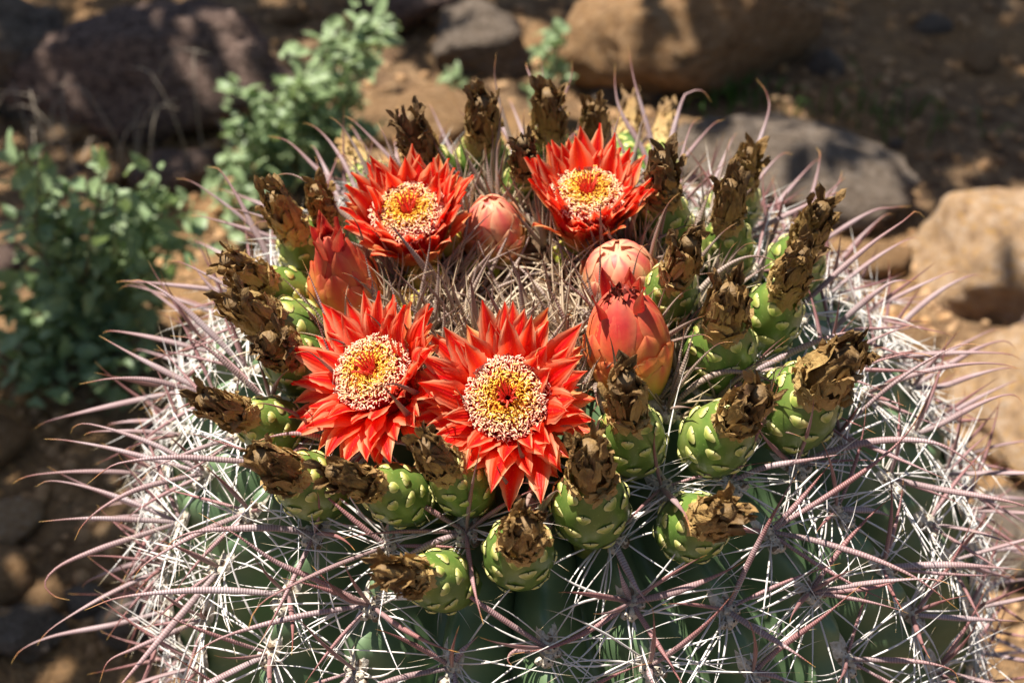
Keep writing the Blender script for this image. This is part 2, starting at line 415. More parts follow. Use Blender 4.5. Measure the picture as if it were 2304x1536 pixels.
AZ0 = -math.pi / 2
cactus = tag(empty('barrel_cactus', (0, 0, 0)), 'large ribbed barrel cactus crowned with red flowers, scaly green fruits and hooked spines', 'cactus')
sl_ = np.concatenate([np.linspace(0.0005, 0.30, 130), np.linspace(0.305, S_MAX, 50)])
K = 14; na = NR * K
P = np.zeros((len(sl_), na, 3))
for i, s in enumerate(sl_):
    r, z = prof(s); r1, z1 = prof(s + 0.002); r0, z0 = prof(max(s - 0.002, 0))
    tx, tz = r1 - r0, z1 - z0; l = math.hypot(tx, tz) + 1e-9; nr_, nz_ = -tz / l, tx / l
    if nz_ < 0 and s < 0.2: nr_, nz_ = tz / l, -tx / l
    nr_, nz_ = abs(nr_), abs(nz_)
    depth = 0.030 * sstep(0.02, 0.13, r) if s < 0.3 else 0.030
    for j in range(na):
        a = (j % K) / K * 2; a = a - 2 if a > 1 else a          # -1..1, 0 = crest
        rib = (j + K // 2) // K
        az = AZ0 + 2 * math.pi * j / na + 0.03 * math.sin(s * 22 + rib * 1.7) * abs(a)
        off = -depth * (abs(a) ** 1.35) + 0.0025 * math.cos(s / 0.026 * 2 * math.pi + rib * math.pi) * (1 - abs(a)) * min(1, s / 0.12)
        P[i, j] = world(r + nr_ * off, az, z + nz_ * off)
MB().grid(P, None, True).obj('body', MAT['skin'], cactus)

# ------------------------------------------------------------------ patches on a surface of revolution
def patch(R, th0, z0, z1, hw, shape='oval', off=0.0004, lift=0.0, cup=0.6, n=8, m=7, crumple=0.0, seed=0, dirz=1, twist=0.0):
    r_ = np.random.default_rng(seed)
    v = np.linspace(0, 1, n); x = np.linspace(-1, 1, m)
    if shape == 'oval': wp = np.sqrt(np.clip(1 - (2 * v - 0.9) ** 2 / 1.22, 0.0, 1))
    elif shape == 'cres': wp = np.sqrt(np.clip(1 - (v * 0.97) ** 2.4, 0.02, 1))
    elif shape == 'lance': wp = np.where(v < 0.55, 0.65 + 0.35 * np.sin(v / 0.55 * math.pi / 2), np.clip(1 - ((v - 0.55) / 0.45) ** 1.7, 0.03, 1))
    elif shape == 'shrivel': wp = (0.75 + 0.25 * np.sin(v * 7 + seed)) * np.clip(1 - v ** 5, 0.08, 1)
    Pq = np.zeros((n, m, 3))
    nzf = r_.normal(size=(n, m)); nzf = (nzf + np.roll(nzf, 1, 0) + np.roll(nzf, -1, 0)) / 2 if crumple else nzf
    for i in range(n):
        z = z0 + (z1 - z0) * v[i]
        Rz = max(R(z), 0.0008)
        for j in range(m):
            o = off * (1 - cup * x[j] ** 2) + lift * v[i] ** 2
            rr = Rz + o + crumple * nzf[i, j]
            th = th0 + x[j] * wp[i] * hw / max(Rz, hw * 0.55) + twist * v[i]
            Pq[i, j] = (rr * math.cos(th), rr * math.sin(th), z - 0.4 * crumple * nzf[i, j] * dirz)
    uv = np.stack(np.meshgrid((x + 1) / 2, v), -1)
    return Pq, uv

def revolve(R, z0, z1, n=14, m=18, cap=True, bumps=0.0, seed=0):
    zs = np.linspace(z0, z1, n); th = np.linspace(0, 2 * math.pi, m, endpoint=False)
    Pq = np.zeros((n, m, 3))
    for i, z in enumerate(zs):
        for j, t in enumerate(th):
            rr = R(z) * (1 + bumps * noise.noise((math.cos(t) * 2 + seed, math.sin(t) * 2, z * 160)))
            Pq[i, j] = (rr * math.cos(t), rr * math.sin(t), z)
    if cap:
        Pq = np.concatenate([Pq, np.broadcast_to(np.array([0, 0, z1]), (1, m, 3))], 0); n += 1
    uv = np.stack(np.meshgrid(np.linspace(0, 1, m), np.linspace(0, 1, n)), -1)
    h = np.repeat(np.linspace(0, 1, n)[:, None], m, 1)
    return Pq, uv, h

# ------------------------------------------------------------------ fruits
CM = 0.01
FL = 0.040
def fruitR(z, k=1.0):
    t = np.clip(z / FL, 0, 1); return k * 0.0142 * (math.sin(math.pi * min(1, (0.16 + 0.80 * t)) ** 0.95)) ** 0.55 if t < 1 else k * 0.004
def make_fruit_variant(seed):
    r_ = random.Random(seed)
    k = 0.95 + 0.1 * r_.random()
    R = lambda z: fruitR(z, k)
    out = {}
    Pq, uv, h = revolve(R, 0.0005, FL, 18, 20, True, 0.03, seed)
    out['body'] = MB().grid(Pq, uv, True, h).mesh('fruit', MAT['fruit'])
    sc_ = []; joined = MB()
    ga = 2.39996; N = 27
    for i in range(N):
        z = 0.004 + (FL - 0.009) * (i / (N - 1)) ** 0.9
        th = i * ga + r_.uniform(-0.12, 0.12)
        hw = (0.0034 - 0.0010 * abs(i / N - 0.45)) * r_.uniform(0.8, 1.2); ln = r_.uniform(0.0027, 0.0040)
        Pq, uv = patch(R, th, z, min(z + ln, FL - 0.0007), hw, 'oval', 0.0011, 0.0002, 0.7, 6, 6, seed=i)
        m = MB().grid(Pq, uv); sc_.append(m.mesh('scale', MAT['scale'])); joined.join(m)
    out['scales'] = sc_; out['scales_joined'] = joined.mesh('scales', MAT['scale'])
    # withered flower
    DL = (0.031, 0.037, 0.033, 0.038, 0.035)[seed % 5]; zb = FL - 0.005; fat = (0.82, 0.62, 0.74, 0.58, 0.68)[seed % 5]
    def RD(z):
        t = (z - zb) / DL; return fat * (0.0098 - 0.0022 * t - 0.0028 * max(0, t - 0.6) / 0.4) if t < 1.5 else 0.003
    Pq, uv, h = revolve(RD, zb, zb + DL * 0.93, 12, 16, True, 0.28, seed + 5)
    out['core'] = MB().grid(Pq * np.array([0.88, 0.88, 1]), uv, True, 0.35 + 0.65 * h).mesh('dried_flower', MAT['dried'])
    dp = []; joined = MB()
    N = 52
    for i in range(N):
        t = i / (N - 1); th = i * ga + r_.uniform(-0.4, 0.4); tw = r_.uniform(-0.5, 0.5); cu = r_.uniform(-1.6, 1.2)
        if t < 0.36: z = zb + DL * r_.uniform(-0.02, 0.22); ln = r_.uniform(0.005, 0.010); hw = r_.uniform(0.0024, 0.0044); sh = 'oval'; lift = r_.uniform(-0.0004, 0.0022); cr = 0.0007; h0 = 0.0
        elif t < 0.68: z = zb + DL * r_.uniform(0.15, 0.52); ln = r_.uniform(0.011, 0.019); hw = r_.uniform(0.0014, 0.0026); sh = 'lance'; lift = r_.uniform(-0.0008, 0.0026); cr = 0.0007; h0 = 0.28
        else: z = zb + DL * r_.uniform(0.50, 0.80); ln = r_.uniform(0.009, 0.016); hw = r_.uniform(0.0010, 0.0024); sh = 'shrivel'; lift = r_.uniform(-0.003, 0.006); cr = 0.0009; h0 = 0.55; tw *= 2
        Pq, uv = patch(RD, th, z, z + ln, hw, sh, 0.0006 + 0.0006 * (1 - t), lift, cu, 8, 5, cr, seed * 50 + i, twist=tw)
        vv = np.repeat(np.linspace(0, 1, 8)[:, None], 5, 1)
        m = MB().grid(Pq, uv, False, h0 + vv * 0.3 + r_.uniform(-0.1, 0.12)); dp.append(m.mesh('dried_petal', MAT['dried'])); joined.join(m)
    out['dried'] = dp; out['dried_joined'] = joined.mesh('dried_petals', MAT['dried'])
    out['len'] = zb + DL
    return out
FV = [make_fruit_variant(s) for s in range(5)]

STALK = MB().tube([(0, 0, 0.005), (0, 0, -0.008), (0, 0, -0.020), (0, 0, -0.034)], [0.0085, 0.0085, 0.0075, 0.006], sides=10).mesh('stalk', MAT['fruit'])
SPH = []          # spheres that spines keep out of (centre, radius)
def solve_axis(B, n, px, py, L):
    d = nrm(ray(px, py)); q = B - CAM; tc = q @ d; e2 = q @ q - tc * tc
    if e2 >= L * L: T = CAM + d * tc
    else:
        k = math.sqrt(L * L - e2); c1 = CAM + d * (tc - k); c2 = CAM + d * (tc + k)
        T = c1 if (c1 - B) @ n >= (c2 - B) @ n else c2
    return nrm(T - B)

FRUITS = [  # base px, tip px, front fruits with separate pieces, size
 (1165,1262,1184,1172,1,1.0),(1330,1172,1326,985,1,1.0),(1535,1196,1650,1145,1,1.0),(1030,1312,838,1283,1,1.0),
 (935,1128,722,1052,1,1.0),(1062,1112,940,985,1,0.92),(735,1112,562,1016,1,0.95),(650,975,430,890,0,1.0),
 (1422,1022,1405,828,1,1.0),(1588,1012,1728,868,1,1.05),(1755,952,1928,778,1,1.1),(1612,832,1648,628,1,1.0),
 (1712,756,1818,545,1,1.1),(1490,702,1560,522,1,1.0),(1632,602,1645,392,0,1.0),(1640,500,1692,325,0,1.0),
 (1768,640,1862,446,0,1.05),(1480,420,1504,238,0,0.95),(1490,552,1490,330,0,1.0),(1395,400,1424,208,0,1.0),
 (1335,390,1335,222,0,0.95),(1232,400,1235,186,0,1.0),(1185,450,1176,300,0,0.9),(1085,410,1086,206,0,1.05),
 (992,440,906,244,0,1.05),(850,440,772,310,0,0.95),(715,600,602,425,0,1.0),(752,556,706,410,0,0.95),
 (690,690,485,572,0,1.05),(705,775,498,665,0,1.05),(690,835,592,752,0,0.95)]
FLAB = {1: 'green scaly fruit with withered brown flower on its tip'}
fr_tips = []
for i, (bx, by, tx, ty, sep, k) in enumerate(FRUITS):
    s, az, B = hit(bx, by); n = crest(s, az)[3]
    fv = FV[(i * 2 % 5 if sep else (1, 3, 4)[i % 3])]; L = fv['len'] * k
    a = solve_axis(B, n, tx, ty, L)
    base = B - a * 0.004
    kw = random.uniform(0.86, 1.10)
    Mx = axis_frame(base, a, random.uniform(0, 6.28)); Mx[:3, :3] *= k; Mx[:3, :2] *= kw
    f = put('fruit', fv['body'], cactus, Mx)
    f['label'] = 'green scaly fruit tipped with a withered brown flower'
    if sep:
        for me in fv['scales']: put('scale', me, f)
        for me in fv['dried']: put('dried_petal', me, f)
    else:
        tag(put('scales', fv['scales_joined'], f), kind='stuff')
        tag(put('dried_petals', fv['dried_joined'], f), kind='stuff')
    put('dried_flower', fv['core'], f); put('stalk', STALK, f)
    for q in np.linspace(0.1, 0.5, 5): SPH.append((base + a * L * q, 0.0125 * k))
    for q in np.linspace(0.6, 0.95, 4): SPH.append((base + a * L * q, 0.0085 * k))

# ------------------------------------------------------------------ flowers
def petal_mesh(L, W, a0, a1, seed, name='petal', mat='petal', cup=0.14, bell=1.0):
    r_ = np.random.default_rng(seed); n, m = 18, 9
    v = np.linspace(0, 1, n); x = np.linspace(-1, 1, m)
    th = np.radians(a0 + (a1 - a0) * v ** bell)
    dx = np.concatenate([[0], np.cumsum(np.sin(th[:-1]) * L / (n - 1))]); dz = np.concatenate([[0], np.cumsum(np.cos(th[:-1]) * L / (n - 1))])
    wp = (0.5 + 0.5 * np.sin(np.minimum(v / 0.42, 1) * math.pi / 2)) * np.clip(1 - np.maximum(0, (v - 0.52) / 0.48) ** 1.9, 0.02, 1) * (1 - 0.12 * np.exp(-((v - 0.93) / 0.05) ** 2))
    ph = r_.uniform(0, 6.28, 4); sw = r_.normal(0, 0.07)
    Pq = np.zeros((n, m, 3))
    for i in range(n):
        nx, nz_ = -math.cos(th[i]), math.sin(th[i])       # inner-side normal
        for j in range(m):
            ser = 1 + (0.20 * (r_.random() - 0.4) if abs(x[j]) == 1 and v[i] > 0.35 else 0)
            y = x[j] * W * wp[i] * ser + sw * L * v[i] ** 2
            o = cup * W * wp[i] * x[j] ** 2 + 0.17 * W * math.sin(x[j] * 3.2 + ph[0] + v[i] * 5) * v[i] + 0.14 * W * math.sin(v[i] * 9 + ph[1]) * abs(x[j])
            Pq[i, j] = (dx[i] + nx * o, y, dz[i] + nz_ * o)
    uv = np.stack(np.meshgrid((x + 1) / 2, v), -1)
    return MB().grid(Pq, uv).mesh(name, MAT[mat])

def make_flower(px, py, tilt, taz, openv, k, seed, label, short=0.0, bias=0.0, baz=200):
    r_ = random.Random(seed); rn = np.random.default_rng(seed)
    t, z = math.radians(tilt), math.radians(taz)
    a = np.array([math.sin(t) * math.cos(z), math.sin(t) * math.sin(z), math.cos(t)])
    Lf = 0.036 * k
    d = ray(px, py); base = None
    for tt in np.arange(0.35, 1.0, 0.0015):
        p = CAM + d * tt - a * Lf; rr = math.hypot(p[0] - LEAN * (H - p[2]), p[1])
        if p[2] < prof_dome(rr) - 0.001: base = p; break
    Mx = axis_frame(base, a, r_.uniform(0, 6.28)); Mx[:3, :3] *= k
    R = lambda q: 0.0085 + 0.0045 * sstep(0, 0.022, q)
    Pq, uv, h = revolve(R, 0, 0.0215, 10, 20, True)
    f = put('flower', MB().grid(Pq, uv, True, h).mesh('flower', MAT['receptacle']), cactus, Mx)
    f['label'] = label; put('stalk', STALK, f)
    ga = 2.39996
    for i in range(20):
        zz = 0.002 + 0.017 * i / 19
        Pq, uv = patch(R, i * ga, zz, zz + r_.uniform(0.008, 0.012), 0.0050, 'lance', 0.0012, 0.0025 * openv, 0.5, 8, 7, seed=i)
        MB().grid(Pq, uv, False, 0.1 + 0.4 * i / 19).obj('sepal', MAT['bud'], f)
    z0 = 0.020
    o = openv
    rings = [(19, 0.0270, 0.0043, 10 + 14 * o, 24 + 34 * o, 0.0108, 'petal'), (20, 0.0315, 0.0047, 12 + 18 * o, 27 + 46 * o, 0.0116, 'petal'),
             (20, 0.0335, 0.0047, 14 + 22 * o, 31 + 58 * o, 0.0122, 'petal'), (15, 0.0290, 0.0046, 16 + 28 * o, 36 + 66 * o, 0.0128, 'sepal')]
    R3 = Mx[:3, :3] / k; cdir = nrm(CAM - base) @ R3; cth = math.atan2(cdir[1], cdir[0])
    bd = np.array([math.cos(math.radians(baz)), math.sin(math.radians(baz)), 0]) @ R3; bth = math.atan2(bd[1], bd[0])
    for ri, (N, L, W, a0, a1, r0, mt) in enumerate(rings):
        var = [petal_mesh(L * r_.uniform(0.92, 1.06), W * r_.uniform(0.85, 1.08), a0, a1 * r_.uniform(0.85, 1.15), seed * 100 + ri * 10 + q, mt, mt, bell=r_.uniform(0.8, 1.8)) for q in range(8)]
        for i in range(N):
            th = 2 * math.pi * (i + 0.5 * (ri % 2)) / N + r_.uniform(-0.10, 0.10)
            fr = max(0, math.cos(th - cth)) ** 2; kk = r_.uniform(0.86, 1.08) * (1 - short * fr)
            Mp = Matrix.Rotation(th, 4, 'Z') @ Matrix.Translation((r0, 0, z0 - 0.002 * ri)) @ Matrix.Rotation(r_.gauss(0.10 * fr * o + bias * math.cos(th - bth), 0.13), 4, 'Y') @ Matrix.Rotation(r_.gauss(0, 0.18), 4, 'Z') @ Matrix.Rotation(r_.gauss(0, 0.10), 4, 'X') @ Matrix.Scale(kk, 4)
            put('petal', var[r_.randrange(8)], f, Mp)
    # stamens
    an = MB(); fi = MB()
    N = 1450
    for i in range(N):
        q = r_.random() ** 0.62; r = 0.0034 + 0.0128 * q; th = r_.uniform(0, 6.2832)
        zt = z0 + 0.0165 - 0.0035 * ((q - 0.35) / 0.65) ** 2 * (1 if q > .35 else 0.6) + r_.gauss(0, 0.0008)
        rb = 0.0055 + 0.005 * q
        tip = np.array([r * math.cos(th), r * math.sin(th), zt]); b = np.array([rb * math.cos(th), rb * math.sin(th), z0 + 0.001])
        mid = (tip + b) / 2 + np.array([math.cos(th), math.sin(th), 0]) * 0.0006 * q
        fi.tube([b, mid, tip], [0.00024, 0.0002, 0.00016], sides=3, rnd=q)
        ad = nrm([r_.gauss(0, 0.8), r_.gauss(0, 0.8), 0.4]); l = r_.uniform(0.0005, 0.0011)
        an.tube([tip - ad * l, tip - ad * l * 0.5, tip + ad * l * 0.5, tip + ad * l], [0.0001, 0.00023, 0.00023, 0.0001], sides=5, rnd=min(1, max(0, q + r_.gauss(0, 0.17))))
    thb = np.linspace(0, 2 * math.pi, 48, endpoint=False)
    bed = np.array([[(r * math.cos(t), r * math.sin(t), z0 + 0.0142 - 0.0035 * max(0, (r - 0.0083) / 0.0079) ** 2 - (0.006 if r < 0.0036 else 0) - (0.010 if r > 0.0139 else 0) + 0.0008 * noise.noise((r * 900, t * 9, seed))) for t in thb] for r in np.linspace(0.0032, 0.0142, 14)])
    fi.grid(bed, None, True, np.repeat(np.linspace(0.1, 1, 14)[:, None], 48, 1))
    st = tag(fi.obj('stamen_filaments', MAT['filament'], f), kind='stuff')
    tag(an.obj('anthers', MAT['anther'], f), kind='stuff')
    ps = MB(); ps.tube([(0, 0, z0), (0, 0, z0 + 0.008), (0, 0, z0 + 0.0135)], [0.0018, 0.0018, 0.0021], sides=10)
    for i in range(13):
        th = i * 2 * math.pi / 13 + r_.gauss(0, 0.08); e = r_.uniform(0.6, 1.25)
        path = [np.array([math.cos(th) * rr, math.sin(th) * rr, z0 + zz]) for rr, zz in ((0.0013, 0.0125), (0.0024, 0.0150), (0.0030 * e, 0.0180), (0.0034 * e, 0.0198), (0.0046 * e, 0.0204 + 0.001 * e))]
        ps.tube(catmull(path, 8), np.linspace(0.0005, 0.0003, 8), sides=5)
    ps.obj('pistil', MAT['pistil'], f)
    for q, rr in ((0.2, .011), (0.5, .014), (0.8, .0155), (1.0, .015)): SPH.append((base + a * Lf * q, rr * k))
    return f

make_flower(917, 466, 12, 240, 0.14, 1.06, 1, 'cup-shaped red flower beside the orange half-closed bud with a pointed red tip', 0.30)
make_flower(1322, 424, 7, 250, 0.10, 1.06, 2, 'cup-shaped red flower right behind the rounded pink bud', 0.28)
make_flower(828, 828, 27, 218, 0.78, 1.02, 3, 'wide-open red flower with a hooked spine lying across its stamens', 0, 0.22, 205)
make_flower(1140, 890, 33, 258, 0.72, 1.05, 4, 'largest wide-open red flower with pollen-dusted petals', 0, 0.10, 190)

# ------------------------------------------------------------------ buds
def make_bud(bx, by, tx, ty, L, Rm, seed, mat, label, tuft=False, rows=6, point=0.6, cone=False, free=0):
    r_ = random.Random(seed)
    s, az, B = hit(bx, by); n = crest(s, az)[3]
    a = solve_axis(B, n, tx, ty, L); base = B - a * 0.004
    Mx = axis_frame(base, a, r_.uniform(0, 6.28))
    def R(z):
        t = min(max(z / L, 0.0), 1.0)
        if cone: return Rm * float(np.interp(t, [0, 0.12, 0.3, 0.5, 0.7, 0.88, 1.0], [0.72, 0.93, 1.0, 0.84, 0.52, 0.30, 0.10]))
        return Rm * (max(0.02, math.sin(math.pi * (0.22 + 0.78 * t) ** 1.05)) ** point) if t < 0.999 else 0.001
    Pq, uv, h = revolve(R, 0.0003, L * 0.93, 14, 20, True)
    Pq[:, :, :2] *= 0.90
    b = put('flower_bud', MB().grid(Pq, uv, True, h).mesh('flower_bud', MAT[mat]), cactus, Mx)
    b['label'] = label
    if Rm > 0.01: put('stalk', STALK, b)
    for ri in range(rows):
        f0 = ri / rows; N = 8 if ri < rows - 1 else 6
        for i in range(N):
            th = 2 * math.pi * (i + 0.5 * (ri % 2)) / N + r_.uniform(-0.16, 0.16)
            zz = L * (0.66 * f0 + r_.uniform(-0.03, 0.03)); ln = L * (0.40 + 0.16 * f0) * r_.uniform(0.88, 1.1); z1 = min(zz + ln, L * 0.995) if ri < rows - 1 else L * r_.uniform(0.985, 1.01)
            Pq, uv = patch(R, th, zz, z1, 1.20 * R((zz + z1) / 2) * math.pi / N, 'lance' if f0 > .3 else 'oval', 0.0010 + 0.0010 * (i % 2), r_.uniform(0.0006, 0.0024) * (1.3 if f0 < 0.6 else 0.5), 0.40, 11, 7, seed=i)
            MB().grid(Pq, uv, False, np.clip(zz / L * 0.85 + r_.uniform(-0.06, 0.06) + 0.42 * np.repeat(np.linspace(0, 1, 11)[:, None], 7, 1) ** 1.5, 0, 1)).obj('petal', MAT[mat], b)
    if tuft:
        for i in range(34):
            Pq, uv = patch(lambda z: 0.0034, r_.uniform(0, 6.28), L * 0.88, L * r_.uniform(0.97, 1.06), r_.uniform(0.0006, 0.0016), 'shrivel', 0.0, r_.uniform(-0.003, 0.0035), 0.5, 8, 4, 0.0009, seed * 9 + i, twist=r_.uniform(-1, 1))
            MB().grid(Pq, uv, False, r_.random()).obj('withered_petal', MAT['tuft'], b)
    for i in range(free):
        pmsh = petal_mesh(L * r_.uniform(0.34, 0.50), 0.0036, 2, r_.uniform(4, 16), seed * 31 + i, 'petal', 'petal_dark', cup=0.5)
        put('petal', pmsh, b, Matrix.Rotation(r_.uniform(0, 6.28), 4, 'Z') @ Matrix.Translation((R(L * 0.66) * 0.75, 0, L * r_.uniform(0.56, 0.68))) @ Matrix.Rotation(r_.uniform(-0.25, 0.05), 4, 'Y'))
    for q in np.linspace(0.1, 0.9, 5): SPH.append((base + a * L * q, R(L * q)))
    return b
make_bud(795, 700, 730, 508, 0.052, 0.0142, 1, 'bud', 'orange half-closed bud with a pointed red tip', rows=5, cone=True, free=9)
make_bud(1116, 565, 1102, 436, 0.034, 0.0125, 2, 'bud_pink', 'small pointed pink bud between the two cup-shaped flowers', rows=4, point=0.6)
make_bud(1402, 672, 1382, 548, 0.034, 0.0148, 3, 'bud_pink', 'rounded pink and yellow bud closed over', rows=4, point=0.45)
make_bud(1425, 850, 1392, 640, 0.049, 0.0160, 4, 'bud', 'large closed crimson flower with withered tip', True, 5, 0.62, free=6)
for i, (x, y, L) in enumerate(((958, 640, 0.016), (1010, 560, 0.016), (1085, 620, 0.014), (925, 690, 0.014), (1290, 590, 0.014))):
    make_bud(x, y, x - 4, y - 30, L, 0.0065, 20 + i, 'small_bud', 'tiny yellow-green bud among the crown spines', rows=3, point=0.6)

# ------------------------------------------------------------------ spines (local frame: x across the rib, y towards the apex, z outwards)
def hook_path(L, d, bend, curve, hook, n=18, hstart=0.76):
    d = nrm(d); b = nrm(np.asarray(bend, float) - (np.asarray(bend, float) @ d) * d)
    t = np.linspace(0, 1, n); th = curve * t ** 1.5 + hook * sstep(hstart, 1.08, t)
    st = d * np.cos(th)[:, None] + b * np.sin(th)[:, None]
    p = np.concatenate([[[0, 0, 0]], np.cumsum(st[:-1] * L / (n - 1), axis=0)])
    return p, np.cross(d, b)

def taper(n, r0, r1=None):
    t = np.linspace(0, 1, n); return r0 * (0.80 + 0.35 * np.sin(math.pi * np.clip(t * 1.3, 0, 1))) * np.clip((1 - t) / 0.55, 0.02, 1) ** 0.8

def spine_mesh(path, wx, wy, mat, ref=None, sides=8):
    n = len(path); return MB().tube(path, taper(n, wx), taper(n, wy), sides, ref).mesh('spine', MAT[mat])

R_ = random.Random(3)
def hooks(young, N):
    out = []
    for i in range(N):
        L = R_.uniform(0.034, 0.052) if young else R_.uniform(0.052, 0.076)
        d = (R_.gauss(0, 0.25), R_.gauss(0.0 if young else -0.35, 0.25), 1)
        p, ref = hook_path(L, d, (R_.gauss(0, 0.25), -1, -0.2), R_.uniform(0.1, 0.5), R_.uniform(0.2, 1.4))
        out.append((p, spine_mesh(p, R_.uniform(0.0010, 0.0014) if young else R_.uniform(0.0010, 0.0014), 0.0007, 'spine_young' if young else 'spine_old', ref)))
    return out
def centrals(young, N, kind):
    out = []
    for i in range(N):
        L = R_.uniform(0.026, 0.044) if young else R_.uniform(0.036, 0.058)
        if kind == 'up': d = (R_.gauss(0, 0.3), R_.uniform(0.25, 0.9), 0.8)
        elif kind == 'left': d = (-R_.uniform(0.5, 1.2), R_.gauss(0.25, 0.35), 0.7)
        elif kind == 'right': d = (R_.uniform(0.5, 1.2), R_.gauss(0.25, 0.35), 0.7)
        else: d = (R_.gauss(0, 0.35), -R_.uniform(0.7, 1.2), 0.55)
        if young: d = (d[0] * 0.5, d[1] * 0.5, 1)
        p, ref = hook_path(L, d, (R_.gauss(0, 1), R_.gauss(-0.3, 1), -0.3), R_.uniform(0.05, 0.4), R_.uniform(0, 0.15), 12)
        wr = R_.uniform(0.00065, 0.0010)
        out.append((p, spine_mesh(p, wr * 1.15, wr * 0.9, 'spine_young' if young else 'central_old', ref, 6)))
    return out
def radial_mb(young, seed):
    r_ = random.Random(seed); m = MB()
    N = r_.randrange(7, 10) if young else r_.randrange(14, 18)
    for i in range(N):
        side = -1 if i % 2 else 1
        if young: d = (r_.gauss(0, 0.45), r_.gauss(0.05, 0.4), 1.0); L = r_.uniform(0.018, 0.036); w_ = r_.uniform(0.00040, 0.00062)
        else:
            ang = r_.gauss(-0.05, 0.5); d = (side * math.cos(ang), math.sin(ang), r_.uniform(0.10, 0.60)); L = r_.uniform(0.026, 0.056); w_ = r_.uniform(0.00028, 0.00046)
            if i > N - 4: d = (r_.gauss(0, 0.5), -1, r_.uniform(0.1, 0.5))
        p, ref = hook_path(L, d, (r_.gauss(0, 0.6), r_.gauss(0, 1), r_.gauss(-0.5, 0.6)), r_.uniform(0.1, 0.8), r_.uniform(0, 0.1), 8)
        p = p + np.array([side * r_.uniform(0, 0.0025) if not young else r_.gauss(0, .001), r_.uniform(-0.006, 0.005), 0])
        m.tube(p, taper(8, w_), sides=4, ref=ref)
    return m
def pad_mesh(seed):
    r_ = random.Random(seed); n, m = 9, 16; P = np.zeros((n, m, 3))
    for i in range(n):
        q = i / (n - 1)
        for j in range(m):
            th = 2 * math.pi * j / m; rr = 1 - q
            rr *= 1 + 0.12 * noise.noise((math.cos(th) * 2, math.sin(th) * 2, seed * 3.1))
            P[i, j] = (0.0044 * rr * math.cos(th), 0.0098 * rr * math.sin(th) + 0.0040, -0.0012 + 0.0024 * (1 - (1 - q) ** 2.5) + 0.0006 * noise.noise((math.cos(th) * rr * 6, math.sin(th) * rr * 9, seed)))
    mb = MB().grid(P, None, True)
    for i in range(10):       # woolly lumps round the spine bases
        c = np.array([r_.gauss(0, 0.0018), r_.gauss(-0.003, 0.0022), 0.001]); rr = r_.uniform(0.0015, 0.0028)
        mb.tube([c + [0, 0, -rr], c + [0, 0, -rr * .5], c + [0, 0, rr * .5], c + [0, 0, rr]], [rr * .3, rr * .9, rr * .9, rr * .2], sides=6)
    return mb
HK = {0: hooks(False, 16), 1: hooks(True, 14)}
CE = {y: {k: centrals(y, 8, k) for k in ('up', 'left', 'right', 'down')} for y in (0, 1)}
RDm = {y: [radial_mb(y, 100 * y + i) for i in range(14)] for y in (0, 1)}
RD = {y: [m.mesh('radial_spines', MAT['radial_young' if y else 'radial_old']) for m in RDm[y]] for y in (0, 1)}
PADm = [pad_mesh(i) for i in range(5)]; PAD = [m.mesh('areole', MAT['felt']) for m in PADm]

